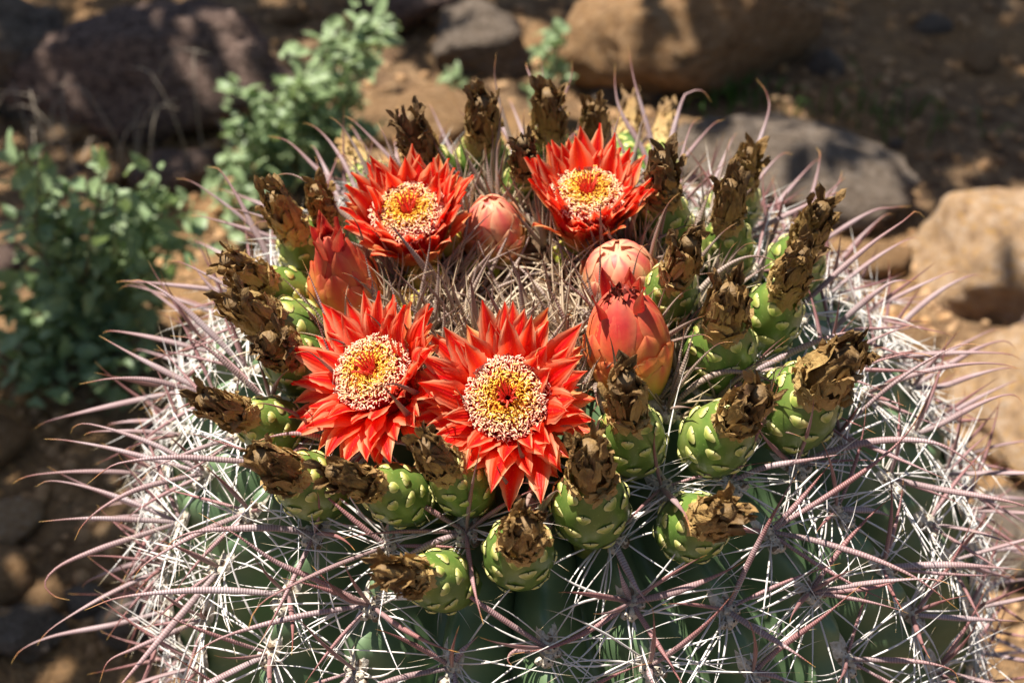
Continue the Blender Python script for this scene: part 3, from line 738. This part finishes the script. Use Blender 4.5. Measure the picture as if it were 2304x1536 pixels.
# explicit spines read off the photograph: pixel polylines from base to tip; 'h' broad hooked, 's' slender
EX = """h 870,640 834,543 819,499 800,460 781,443 760,440
h 820,590 790,514 746,467 693,414 649,391 605,399
s 708,587 649,534 590,502 564,511
h 660,600 611,528 587,499 546,440 497,382 467,376
h 810,480 766,437 708,379 649,320 602,306
h 830,430 795,376 751,320 710,285 681,276
h 560,720 508,660 459,619 423,578
h 560,790 484,729 391,661 323,630 286,633
h 745,740 719,690 664,651 634,643 587,651
h 580,1066 518,1057 373,1037 269,1043 232,1059 195,1090
h 489,1148 414,1138 311,1136 232,1157 186,1186 168,1215
h 679,1169 600,1165 518,1175 435,1190 393,1210 369,1237
h 588,1285 455,1295 352,1314 257,1339 190,1372
h 745,1372 621,1393 497,1430 439,1467 422,1505
h 509,1401 414,1430 311,1463 248,1488 224,1534
h 440,1230 364,1240 228,1260 137,1285 103,1318 124,1343 157,1349
h 420,1050 319,1024 232,1003 145,989 99,987
h 400,1090 290,1078 186,1072 112,1076 79,1095
h 450,990 356,962 269,950 195,946 166,958 159,975
h 420,1210 290,1186 186,1173 87,1173
h 400,1430 269,1438 124,1442 50,1463 25,1492
h 500,900 419,878 342,858 255,853 178,864
h 640,880 579,842 501,792 437,760 383,755
h 460,900 378,851 296,801 223,755
h 850,1010 766,999 683,979 621,981 571,995
s 741,1347 640,1290 580,1256 518,1202 447,1153
s 1007,1174 909,1108 840,1031
s 840,1181 787,1150 700,1087
s 955,1375 840,1352 752,1307 700,1270
s 1160,1328 1066,1307 979,1272 950,1240
h 958,1401 874,1467 805,1530 740,1590
h 972,1384 1014,1408 1077,1429
h 1167,1370 1129,1419 1129,1464 1154,1499
h 1014,1188 951,1216 892,1258 850,1276
h 1356,1227 1398,1286 1433,1331 1467,1366
h 1398,1405 1394,1331 1389,1265
h 1408,1443 1440,1495 1475,1551
s 1398,1429 1328,1457 1241,1474 1150,1471
f 1140,1090 1155,1120 1162,1160 1168,1205
f 1168,1095 1160,1040 1163,985
f 925,1000 890,932 862,877 839,850
f 985,910 941,877 901,860 870,858 812,887
h 1815,991 1893,970 1997,962 2100,979 2162,1016 2195,1053 2193,1090
h 1815,1219 1893,1231 1997,1264 2080,1306 2158,1372
h 1612,1297 1686,1368 1769,1442 1835,1500
h 1682,1061 1748,1037 1831,1028 1914,1018
h 1984,1107 2100,1119 2224,1128 2303,1140 2360,1165
s 1798,1190 1914,1103 1997,1032 2051,970 2080,910
s 1591,1244 1674,1173 1748,1107 1798,1057
h 1430,1420 1500,1384 1583,1330 1645,1285 1682,1256
h 1906,1384 1997,1426 2080,1463 2142,1500 2158,1533
h 2022,1231 2162,1252 2303,1281
h 2109,1355 2204,1380 2303,1397
h 1678,1455 1740,1500 1790,1546
h 1943,1099 1989,1132 2018,1169
s 1686,1434 1748,1405 1852,1364 1939,1314
s 1885,1355 1976,1331 2051,1297
s 1790,1190 1823,1132 1873,1037
h 1912,860 1993,838 2091,818 2188,812 2254,818 2302,831
h 2026,812 2107,786 2188,764 2254,760 2283,782 2283,799
h 2058,893 2123,883 2188,854 2254,831 2300,828
h 2019,958 2091,939 2188,903 2254,886 2286,890 2305,912
h 1846,750 1895,711 1960,662 2009,634 2065,632
h 1960,698 2042,662 2123,629 2188,615 2221,629
h 1758,665 1855,598 1953,536 2031,493 2060,474 2080,490
h 1875,512 1953,485 2012,468 2051,464
h 1520,723 1547,669 1594,618 1641,585 1687,571 1730,579 1766,600
h 1539,899 1594,848 1641,827 1691,833 1738,856 1766,891
h 1672,626 1719,579 1797,501 1836,458
h 1700,850 1738,825 1816,782 1895,751 1953,751
h 1313,845 1332,774 1352,757 1387,774 1434,821
s 1484,841 1480,762 1473,704
h 1094,422 1091,349 1094,261 1102,173 1117,118
h 1017,393 1014,349 1035,290 1067,249 1094,235
h 1240,330 1239,288 1236,217 1225,159 1212,123
h 1278,350 1284,305 1290,232 1293,173 1287,135
h 1375,370 1369,326 1360,246 1369,194 1384,144
h 1418,380 1416,331 1416,246 1413,173 1413,100
h 1448,431 1477,381 1507,343 1542,317
s 1114,437 1123,393 1140,358 1167,331
s 1085,437 1070,387 1053,337
h 1220,510 1205,466 1198,422 1202,390
s 1477,525 1454,466 1430,408 1410,349
s 1436,531 1407,481 1360,416
h 1674,316 1703,268 1720,211 1701,177
h 1490,290 1516,235 1545,206 1578,204 1600,230
h 1550,513 1583,446 1617,374 1643,311
h 1578,359 1607,297 1631,268
h 1799,407 1823,359 1837,331
h 1741,407 1761,364 1785,347
h 1832,446 1866,412 1895,383
s 1380,640 1350,600 1330,560 1310,520
h 1000,520 1000,480 985,450 965,430
s 1440,560 1400,520 1370,470
h 1560,820 1500,900 1478,960 1450,1010
s 1515,935 1545,820 1565,730"""
EXP = []
for ln in EX.split('\n'):
    k, *pts = ln.split(); EXP.append((k, [tuple(map(float, q.split(','))) for q in pts]))

# areole sites
sites = []
rows = [0.038, 0.050, 0.063, 0.078, 0.095, 0.115, 0.138, 0.164, 0.193, 0.223, 0.253, 0.283, 0.313, 0.343, 0.373]
for rib in range(NR):
    az = AZ0 + 2 * math.pi * rib / NR
    for i, s in enumerate(rows):
        ds = (rows[min(i + 1, len(rows) - 1)] - s) if i < len(rows) - 1 else 0.026
        ss = s + (0.5 * ds if rib % 2 else 0) + R_.gauss(0, 0.0015)
        if s < 0.045 and rib % 2: continue
        p, u_, d, n = crest(ss, az)
        if any(np.linalg.norm(p + n * 0.004 - c) < r * 0.9 for c, r in SPH): continue
        x, y, z = project(p); facing = n @ nrm(CAM - p)
        vis = -260 < x < 2560 and y < 1760 and facing > -0.62
        sites.append(dict(s=ss, az=az, p=p, n=n, up=-d, vis=vis, ex=[], young=ss < 0.112 + R_.gauss(0, 0.01)))
vsites = [q for q in sites if q['vis']]
VP = np.array([q['p'] for q in vsites])
for k, pts in EXP:
    s, az, B = hit(*pts[0])
    j = int(np.argmin(np.linalg.norm(VP - B, axis=1))); q = vsites[j]
    base = q['p'].copy() if np.linalg.norm(VP[j] - B) < 0.03 else B
    shift = base - B; n = q['n']; zb = (B - CAM) @ FWD
    face = max(0.0, n @ nrm(CAM - base)); sp = np.array(pts); L = np.concatenate([[0], np.cumsum(np.hypot(*np.diff(sp, axis=0).T))])
    W3 = [base]
    for i in range(1, len(pts)):
        m_per_px = zb / FPX; depth = zb - (2.8 if k == 'f' else 0.55) * face * min(L[i], 0.75 * L[-1]) * m_per_px
        W3.append(CAM + ray(*pts[i]) * depth + shift * (1 - L[i] / L[-1]) ** 1.3)
    q['ex'].append((k, np.array(W3)))

def blocked(pts):
    for c, r in SPH:
        if np.any(np.sum((pts - c) ** 2, 1) < (r * 0.97) ** 2): return True
    return False

stuff = {0: MB(), 1: MB()}; hkstuff = {0: MB(), 1: MB()}
n_sp = 0
for q in sites:
    up = nrm(q['up']); n = q['n']; x = nrm(np.cross(up, n)); y = np.cross(n, x)
    Mx = frame(x, y, n, q['p'] - n * 0.0008); yg = 1 if q['young'] else 0
    crown = q['s'] < 0.18
    def jit(a):
        return np.array((Matrix.Rotation(R_.gauss(0, a), 4, 'Z') @ Matrix.Rotation(R_.gauss(0, a), 4, 'X') @ Matrix.Rotation(R_.gauss(0, a), 4, 'Y') @ Matrix.Scale(R_.uniform(0.85, 1.12), 4)))
    rk = R_.randrange(14)
    if not q['vis']:
        stuff[yg].join(RDm[yg][rk], Mx); continue
    ar = put('areole', PAD[R_.randrange(5)], cactus, Mx)
    def try_spine(bank, name, a):
        for _ in range(9):
            p, me = bank[R_.randrange(len(bank))]; J = jit(a)
            if crown:
                W = (Mx @ J); pw = p[2:] @ W[:3, :3].T + W[:3, 3]
                if blocked(pw): continue
            put(name, me, ar, J); return True
        return False
    inv = np.linalg.inv(Mx)
    for k, W3 in q['ex']:
        pl = catmull(W3, 26) @ inv[:3, :3].T + inv[:3, 3]
        T0 = pl[3] - pl[0]; bn = np.cross(T0, pl[-1] - pl[0])
        ref = bn if np.linalg.norm(bn) > 1e-6 else np.array([1.0, 0, 0])
        vl = inv[:3, :3] @ nrm(CAM - q['p']); sd = np.cross(nrm(T0), vl)       # broad side roughly level
        ref = nrm(nrm(sd) + 0.5 * nrm(inv[:3, :3] @ np.cross(nrm(Mx[:3, :3] @ T0), [0, 0, 1.0])) * (1 if sd @ (inv[:3, :3] @ np.cross(nrm(Mx[:3, :3] @ T0), [0, 0, 1.0])) > 0 else -1))
        if k != 's': put('hooked_spine', spine_mesh(pl, R_.uniform(0.0010, 0.0013) if yg else R_.uniform(0.0010, 0.0014), 0.0008, 'spine_young' if yg else 'spine_old', ref), ar)
        else: put('central_spine', spine_mesh(pl, 0.0010, 0.0008, 'spine_young' if yg else 'central_old', ref, 6), ar)
    if not any(k != 's' for k, _ in q['ex']): try_spine(HK[yg], 'hooked_spine', 0.14)
    if yg and R_.random() < 0.75: try_spine(HK[1], 'hooked_spine', 0.3)
    for k in ('up', 'left', 'right', 'down'):
        if R_.random() < (0.4 if yg else 0.28): continue
        try_spine(CE[yg][k], 'central_spine', 0.16)
    tag(put('radial_spines', RD[yg][rk], ar, jit(0.08)), kind='stuff')
    n_sp += 1
for yg in (0, 1):
    if stuff[yg].n: tag(stuff[yg].obj('far_side_spines', MAT['radial_young' if yg else 'radial_old'], cactus), kind='stuff')

# dense young spines of the growing point
mb = MB(); mb2 = MB(); r_ = random.Random(5)
for i in range(560):
    rr = 0.064 * math.sqrt(r_.random()); az = r_.uniform(0, 6.283)
    z = prof_dome(rr); b = world(rr, az, z - 0.001)
    d = np.array([r_.gauss(0, 0.8), r_.gauss(0, 0.8), r_.uniform(0.25, 1.0)])
    L = r_.uniform(0.022, 0.046); p, ref = hook_path(L, d, (r_.gauss(0, 1), r_.gauss(0, 1), -0.3), r_.uniform(0, 0.6), 0.1, 8); p = p + b
    if blocked(p[2:]): continue
    thick = r_.random() < 0.3
    (mb2 if thick else mb).tube(p, taper(8, r_.uniform(0.0006, 0.0010) if thick else r_.uniform(0.0004, 0.00062)), sides=5, ref=ref)
th = np.linspace(0, 2 * math.pi, 40, endpoint=False)
P = np.array([[world(rr, t, prof_dome(rr) + 0.0022 + 0.0015 * noise.noise((rr * 300, t * 4, 1))) for t in th] for rr in np.linspace(0.0005, 0.060, 18)])
MB().grid(P, None, True).obj('crown_wool', MAT['wool'], cactus)
tag(mb.obj('crown_spines', MAT['radial_young'], cactus), kind='stuff')
tag(mb2.obj('crown_spines', MAT['spine_young'], cactus), kind='stuff')
print('areoles', n_sp, 'sites', len(sites))

# ------------------------------------------------------------------ rocks
def rock_mesh(seed, mat, sub=(48, 32), rough=0.22, flat=0.0):
    m, n = sub; P = np.zeros((n, m, 3)); r_ = np.random.default_rng(seed)
    pl = r_.normal(size=(15, 3)); pl /= np.linalg.norm(pl, axis=1, keepdims=True); dd = r_.uniform(0.66, 1.0, 15)
    for i in range(n):
        ph = math.pi * i / (n - 1)
        for j in range(m):
            th = 2 * math.pi * j / m; v = Vector((math.sin(ph) * math.cos(th), math.sin(ph) * math.sin(th), math.cos(ph)))
            dots = pl @ np.array(v); e = np.where(dots > 0.05, dd / np.maximum(dots, 0.05), 9); e = np.sort(e)
            k = min(1.15, e[0] - 0.25 * max(0, 0.10 - (e[1] - e[0])))
            k *= 1 + rough * 0.7 * noise.noise(v * 1.3 + Vector((seed * 7.3, 0, 0))) + rough * 0.4 * noise.noise(v * 3.1 + Vector((0, seed * 5.1, 0))) + rough * 0.40 * noise.noise(v * 8 + Vector((0, 0, seed))) + rough * 0.22 * noise.noise(v * 19 + Vector((0, 0, seed)))
            P[i, j] = v * k
    return MB().grid(P, None, True).mesh('rock', MAT[mat])
def rock(px, py, wpx, aspect, hgt, mat, seed, label, rot=0.0, name='boulder', rough=0.22, sink=0.3):
    p = ground_at(px, py); depth = (p - CAM) @ FWD; wd = wpx * depth / FPX / 2
    o = put(name, rock_mesh(seed, mat, rough=rough)); o.scale = (wd, wd * aspect, wd * hgt)
    o.location = (p[0], p[1], ground_h(p[0], p[1]) + wd * hgt * (1 - 2 * sink) * 0.9); o.rotation_euler = (0, 0, rot)
    return tag(o, label, 'rock')
rock(10, 200, 380, 0.8, 0.85, 'rock_grey', 1, 'speckled grey boulder beside the dark brown boulder', 0.2)
rock(370, 240, 600, 0.6, 0.66, 'rock_brown', 2, 'large dark brown boulder in dappled shade behind the shrub', 0.1)
rock(1075, 130, 250, 0.8, 0.7, 'rock_grey', 3, 'rounded tan-grey rock between the upright shrub and the small sprig', 0.4)
rock(1560, 140, 540, 0.6, 0.62, 'rock_tan', 4, 'big sunlit orange-tan boulder with a shaded right flank', 0.15, rough=0.18)
rock(1740, 420, 560, 0.55, 0.30, 'rock_grey', 5, 'low flat grey-brown slab just behind the cactus', -0.35, rough=0.15)
rock(2265, 620, 520, 0.75, 0.62, 'rock_orange', 6, 'sunlit pale orange boulder nearest the cactus', 0.3, rough=0.17)
rock(2330, 960, 460, 0.9, 0.55, 'rock_orange', 7, 'pale orange rock just below the sunlit boulder', 0.5)
rock(2310, 1230, 300, 0.9, 0.5, 'rock_grey', 8, 'greyish rock low beside the cactus spines', 0.9)
rock(930, 300, 260, 0.7, 0.5, 'rock_tan', 9, 'small tan rock at the foot of the upright shrub', 0.2)
rock(420, 400, 200, 0.7, 0.45, 'rock_brown', 10, 'small pinkish brown rock below the dark boulder', 0.6)
rock(900, 20, 330, 0.7, 0.5, 'rock_brown', 11, 'dark rock behind the upright shrub', 0.1)
rock(60, 1440, 190, 0.8, 0.5, 'rock_grey', 12, 'grey stone in shade low beside the spines', 0.1)
rs = random.Random(9)
pm = [rock_mesh(50 + i, ('rock_tan', 'rock_grey', 'rock_orange', 'rock_brown')[i % 4], (12, 8), 0.3) for i in range(8)]
cnt = 0
while cnt < 110:
    px, py = rs.uniform(-150, 2450), rs.uniform(-120, 1500)
    p = ground_at(px, py)
    if math.hypot(p[0], p[1]) < 0.25: continue
    o = put('stone', pm[rs.randrange(8)]); k = rs.uniform(0.008, 0.028) * (1.5 if rs.random() < 0.15 else 1)
    o.scale = (k * rs.uniform(0.8, 1.4), k, k * rs.uniform(0.5, 0.8)); o.rotation_euler = (0, 0, rs.uniform(0, 6.28))
    o.location = (p[0], p[1], ground_h(p[0], p[1]) + k * 0.25)
    tag(o, 'small loose stone lying on the orange dirt', 'stone', 'small stones scattered on the dirt'); cnt += 1
gm = MB(); pv = MB()
for i in range(2600):
    px, py = rs.uniform(-250, 2550), rs.uniform(-200, 1500); p = ground_at(px, py)
    if math.hypot(p[0], p[1]) < 0.2: continue
    k = rs.uniform(0.0025, 0.008); z = ground_h(p[0], p[1]); a = rs.uniform(0, 6.28)
    th = np.linspace(0, 2 * math.pi, 6, endpoint=False)
    ring = lambda rr, zz: np.stack([p[0] + rr * k * np.cos(th + a) * np.array([rs.uniform(.7, 1.2) for _ in th]), p[1] + rr * k * np.sin(th + a), np.full(6, z + zz * k)], -1)
    gm.grid(np.stack([ring(1.0, -0.2), ring(1.05, 0.3), ring(0.6, 0.75), ring(0.05, 0.8)]), None, True, rs.random())
tag(gm.obj('gravel', MAT['rock_tan'], smooth=False), 'fine orange gravel strewn over the dirt', 'gravel', kind='stuff')

# ------------------------------------------------------------------ shrubs
def leaf_mesh(seed):
    r_ = random.Random(seed); n, m = 7, 5; P = np.zeros((n, m, 3)); cv = r_.uniform(0.1, 0.6)
    for i in range(n):
        v = i / (n - 1); wp = 0.25 * math.sin(math.pi * v ** 0.75) ** 0.9 + 0.015
        for j in range(m):
            x = (j - 2) / 2
            P[i, j] = (x * wp, v, 0.30 * abs(x) * wp - cv * 0.4 * v * v + 0.04 * math.sin(v * 8 + x * 2 + seed))
    return MB().grid(P, None, False, r_.random())
LEAFm = [leaf_mesh(i) for i in range(5)]; LEAF = [m.mesh('leaf', MAT['leaf']) for m in LEAFm]
def shrub(name, label, root_px, clusters, per, lsize, depth_jit, seed, cap=300, lean=0.0):
    r_ = random.Random(seed); rt = ground_at(*root_px); rt[2] = ground_h(rt[0], rt[1])
    root = tag(empty(name, rt), label, 'shrub'); n_leaf = 0; fol = MB()
    zr = (rt - CAM) @ FWD
    for (px, py, rad, cnt) in clusters:
        d = ray(px, py)
        # a stem leaves the root and rises: put its tip above the ground plane point it hides
        t = (rt[1] + lean * (py - root_px[1]) / 400 + r_.uniform(-depth_jit, depth_jit) - CAM[1]) / d[1]
        tip = CAM + d * t
        gz = ground_h(tip[0], tip[1]) + 0.03
        if tip[2] < gz: tip = CAM + d * ((gz - CAM[2]) / d[2])
        mid = (rt + tip) / 2 + np.array([r_.gauss(0, 0.015), r_.gauss(0, 0.015), 0.02])
        path = catmull([rt, mid, tip], 14)
        MB().tube(path - rt, np.linspace(0.0022, 0.0009, 14), sides=5).obj('stem', MAT['stem'], root)
        wr = rad * (t) / FPX
        for i in range(int(cnt * per)):
            f = 0.30 + 0.70 * r_.random() ** 0.7
            b = path[int(f * 13)] + np.array([r_.gauss(0, 1), r_.gauss(0, 1), r_.gauss(0, 0.8)]) * wr * 0.48
            dv = nrm([r_.gauss(0, 1), r_.gauss(0, 1), r_.gauss(0.35, 0.6)]); L = lsize * r_.uniform(0.45, 1.45)
            nv = nrm(np.array([r_.gauss(0, 0.5), r_.gauss(0, 0.5), 1])); x = nrm(np.cross(dv, nv)); nv = np.cross(x, dv)
            Mx = frame(x * L, dv * L, nv * L, b - rt); k = r_.randrange(5)
            if i < cnt: put('leaf', LEAF[k], root, Mx)
            else: fol.join(LEAFm[k], Mx)
            n_leaf += 1
    if fol.n: tag(fol.obj('foliage', MAT['leaf'], root), kind='stuff')
    return n_leaf
n1 = shrub('leafy_shrub', 'bushy grey-green shrub spreading low beside the cactus', (190, 760),
      [(90, 400, 60, 12), (240, 340, 55, 12), (40, 320, 45, 9), (300, 540, 70, 18), (170, 500, 75, 18), (40, 520, 65, 16), (420, 460, 60, 16), (400, 600, 60, 16),
       (330, 690, 70, 16), (220, 640, 70, 18), (90, 680, 75, 18), (30, 800, 65, 15), (180, 780, 75, 18), (300, 810, 70, 16), (120, 880, 70, 14), (460, 540, 50, 12), (130, 590, 65, 16), (260, 440, 60, 14), (0, 640, 60, 12), (350, 400, 45, 10), (240, 900, 60, 12), (20, 920, 50, 8)], 4.2, 0.0185, 0.08, 3)
n2 = shrub('leafy_shrub', 'taller upright green shrub rising behind the cactus', (690, 430),
      [(870, 20, 45, 16), (800, 0, 45, 14), (840, 100, 50, 14), (760, 70, 40, 12), (690, 140, 55, 16), (640, 180, 45, 14), (740, 190, 55, 16), (510, 180, 40, 12), (530, 250, 45, 14),
       (620, 250, 55, 18), (560, 320, 50, 14), (700, 290, 55, 18), (800, 240, 50, 14), (600, 380, 50, 14), (860, 290, 45, 12), (490, 420, 45, 12), (520, 500, 55, 14), (790, 330, 50, 12), (560, 440, 50, 12), (660, 360, 55, 14)], 3.6, 0.0175, 0.05, 4)
n3 = shrub('leafy_sprig', 'slim leafy sprig rising behind the spines beside the big tan boulder', (1225, 260),
      [(1270, 50, 30, 14), (1210, 110, 35, 14), (1240, 170, 30, 12), (1195, 210, 30, 8)], 1.5, 0.019, 0.02, 5)
n4 = shrub('leafy_sprig', 'tiny pale sprig in front of the rounded tan-grey rock', (1010, 220), [(1005, 150, 22, 8), (1030, 185, 20, 6)], 1, 0.018, 0.01, 6)
print('leaves', n1, n2, n3, n4)

# dry grass wisps and a green tuft
def tuft(name, label, root_px, blades, mat, w, hmin, hmax, spread, seed, cat):
    r_ = random.Random(seed); rt = ground_at(*root_px); rt[2] = ground_h(rt[0], rt[1]); root = tag(empty(name, rt), label, cat)
    for i in range(blades):
        b = np.array([r_.gauss(0, spread), r_.gauss(0, spread * 0.5), 0.0]); h = r_.uniform(hmin, hmax); a = r_.uniform(0, 6.28)
        p = [b, b + np.array([0.1 * h * math.cos(a), 0.1 * h * math.sin(a), h * 0.6]), b + np.array([0.35 * h * math.cos(a), 0.35 * h * math.sin(a), h]), b + np.array([0.65 * h * math.cos(a), 0.65 * h * math.sin(a), h * 0.92])]
        MB().tube(catmull(p, 10), np.linspace(w, w * 0.4, 10), sides=4).obj('blade', MAT[mat], root)
tuft('dry_grass', 'wispy dry straw stalks in front of the dark boulder', (270, 420), 12, 'straw', 0.0009, 0.06, 0.12, 0.06, 1, 'dry grass')
tuft('dry_grass', 'pale dry straw stalks in front of the speckled grey boulder', (70, 400), 8, 'straw', 0.0009, 0.06, 0.11, 0.04, 2, 'dry grass')
tuft('grass_tuft', 'small bright green grass tuft beside the flat slab', (1655, 225), 40, 'grass', 0.0013, 0.015, 0.035, 0.03, 3, 'grass')
tuft('grass_tuft', 'dim green grass tuft on the shaded ground', (1960, 260), 40, 'grass', 0.0013, 0.015, 0.035, 0.06, 4, 'grass')

# ------------------------------------------------------------------ desert tree up-sun whose crown dapples the background
tr_root = np.array([-1.0, 2.75, 0.0])
tree = tag(empty('desert_tree', tr_root), 'sparse green-barked desert tree whose crown dapples the rocks behind the cactus', 'tree')
trunk = catmull([(0, 0, -0.05), (0.03, -0.04, 0.5), (-0.02, -0.12, 1.0), (0.05, -0.3, 1.5)], 20)
MB().tube(trunk, np.linspace(0.07, 0.035, 20), sides=10).obj('trunk', MAT['bark'], tree)
r_ = random.Random(8); crown = MB()
SHADE = [(60, 120, 1.5, 0.16, 110), (640, 40, 1.55, 0.14, 110), (20, 420, 1.35, 0.10, 60), (470, 300, 1.4, 0.10, 60), (330, 60, 1.5, 0.18, 110), (540, 80, 1.6, 0.14, 110), (150, 300, 1.35, 0.12, 70), (880, 30, 1.5, 0.12, 90), (1900, 60, 1.7, 0.22, 300), (2150, 60, 1.7, 0.22, 300), (2050, 240, 1.5, 0.17, 200), (1880, 300, 1.5, 0.10, 90),
         (2250, 330, 1.45, 0.10, 80), (1950, 130, 1.6, 0.16, 160), (180, 1040, 1.2, 0.12, 110), (60, 1330, 1.25, 0.18, 330), (-60, 1150, 1.25, 0.14, 160), (420, 330, 1.4, 0.10, 60), (1250, 20, 1.6, 0.12, 80), (2250, 180, 1.7, 0.16, 160)]
for (px, py, h, rad, cnt) in SHADE:
    g0 = ground_at(px, py); c = g0 + SUN * (h / SUN[2]); cl = c - tr_root
    br = catmull([trunk[13 + r_.randrange(6)], (trunk[-1] + cl) / 2 + np.array([0, 0, 0.08]), cl], 12)
    MB().tube(br, np.linspace(0.02, 0.004, 12), sides=6).obj('branch', MAT['bark'], tree)
    for i in range(cnt):
        p = cl + np.array([r_.gauss(0, 1), r_.gauss(0, 1), r_.gauss(0, 0.6)]) * rad * 0.6
        a = nrm([r_.gauss(0, 1), r_.gauss(0, 1), r_.gauss(0, 0.5)]); b = nrm(np.cross(a, [r_.gauss(0, 1), r_.gauss(0, 1), 1])); L = r_.uniform(0.03, 0.06); W = L * 0.35
        crown.grid(np.array([[p - b * W * .3, p + b * W * .3], [p + a * L * .5 - b * W, p + a * L * .5 + b * W], [p + a * L - b * W * .1, p + a * L + b * W * .1]]), None, False, r_.random())
tag(crown.obj('crown', MAT['leaf_tree'], tree), kind='stuff')
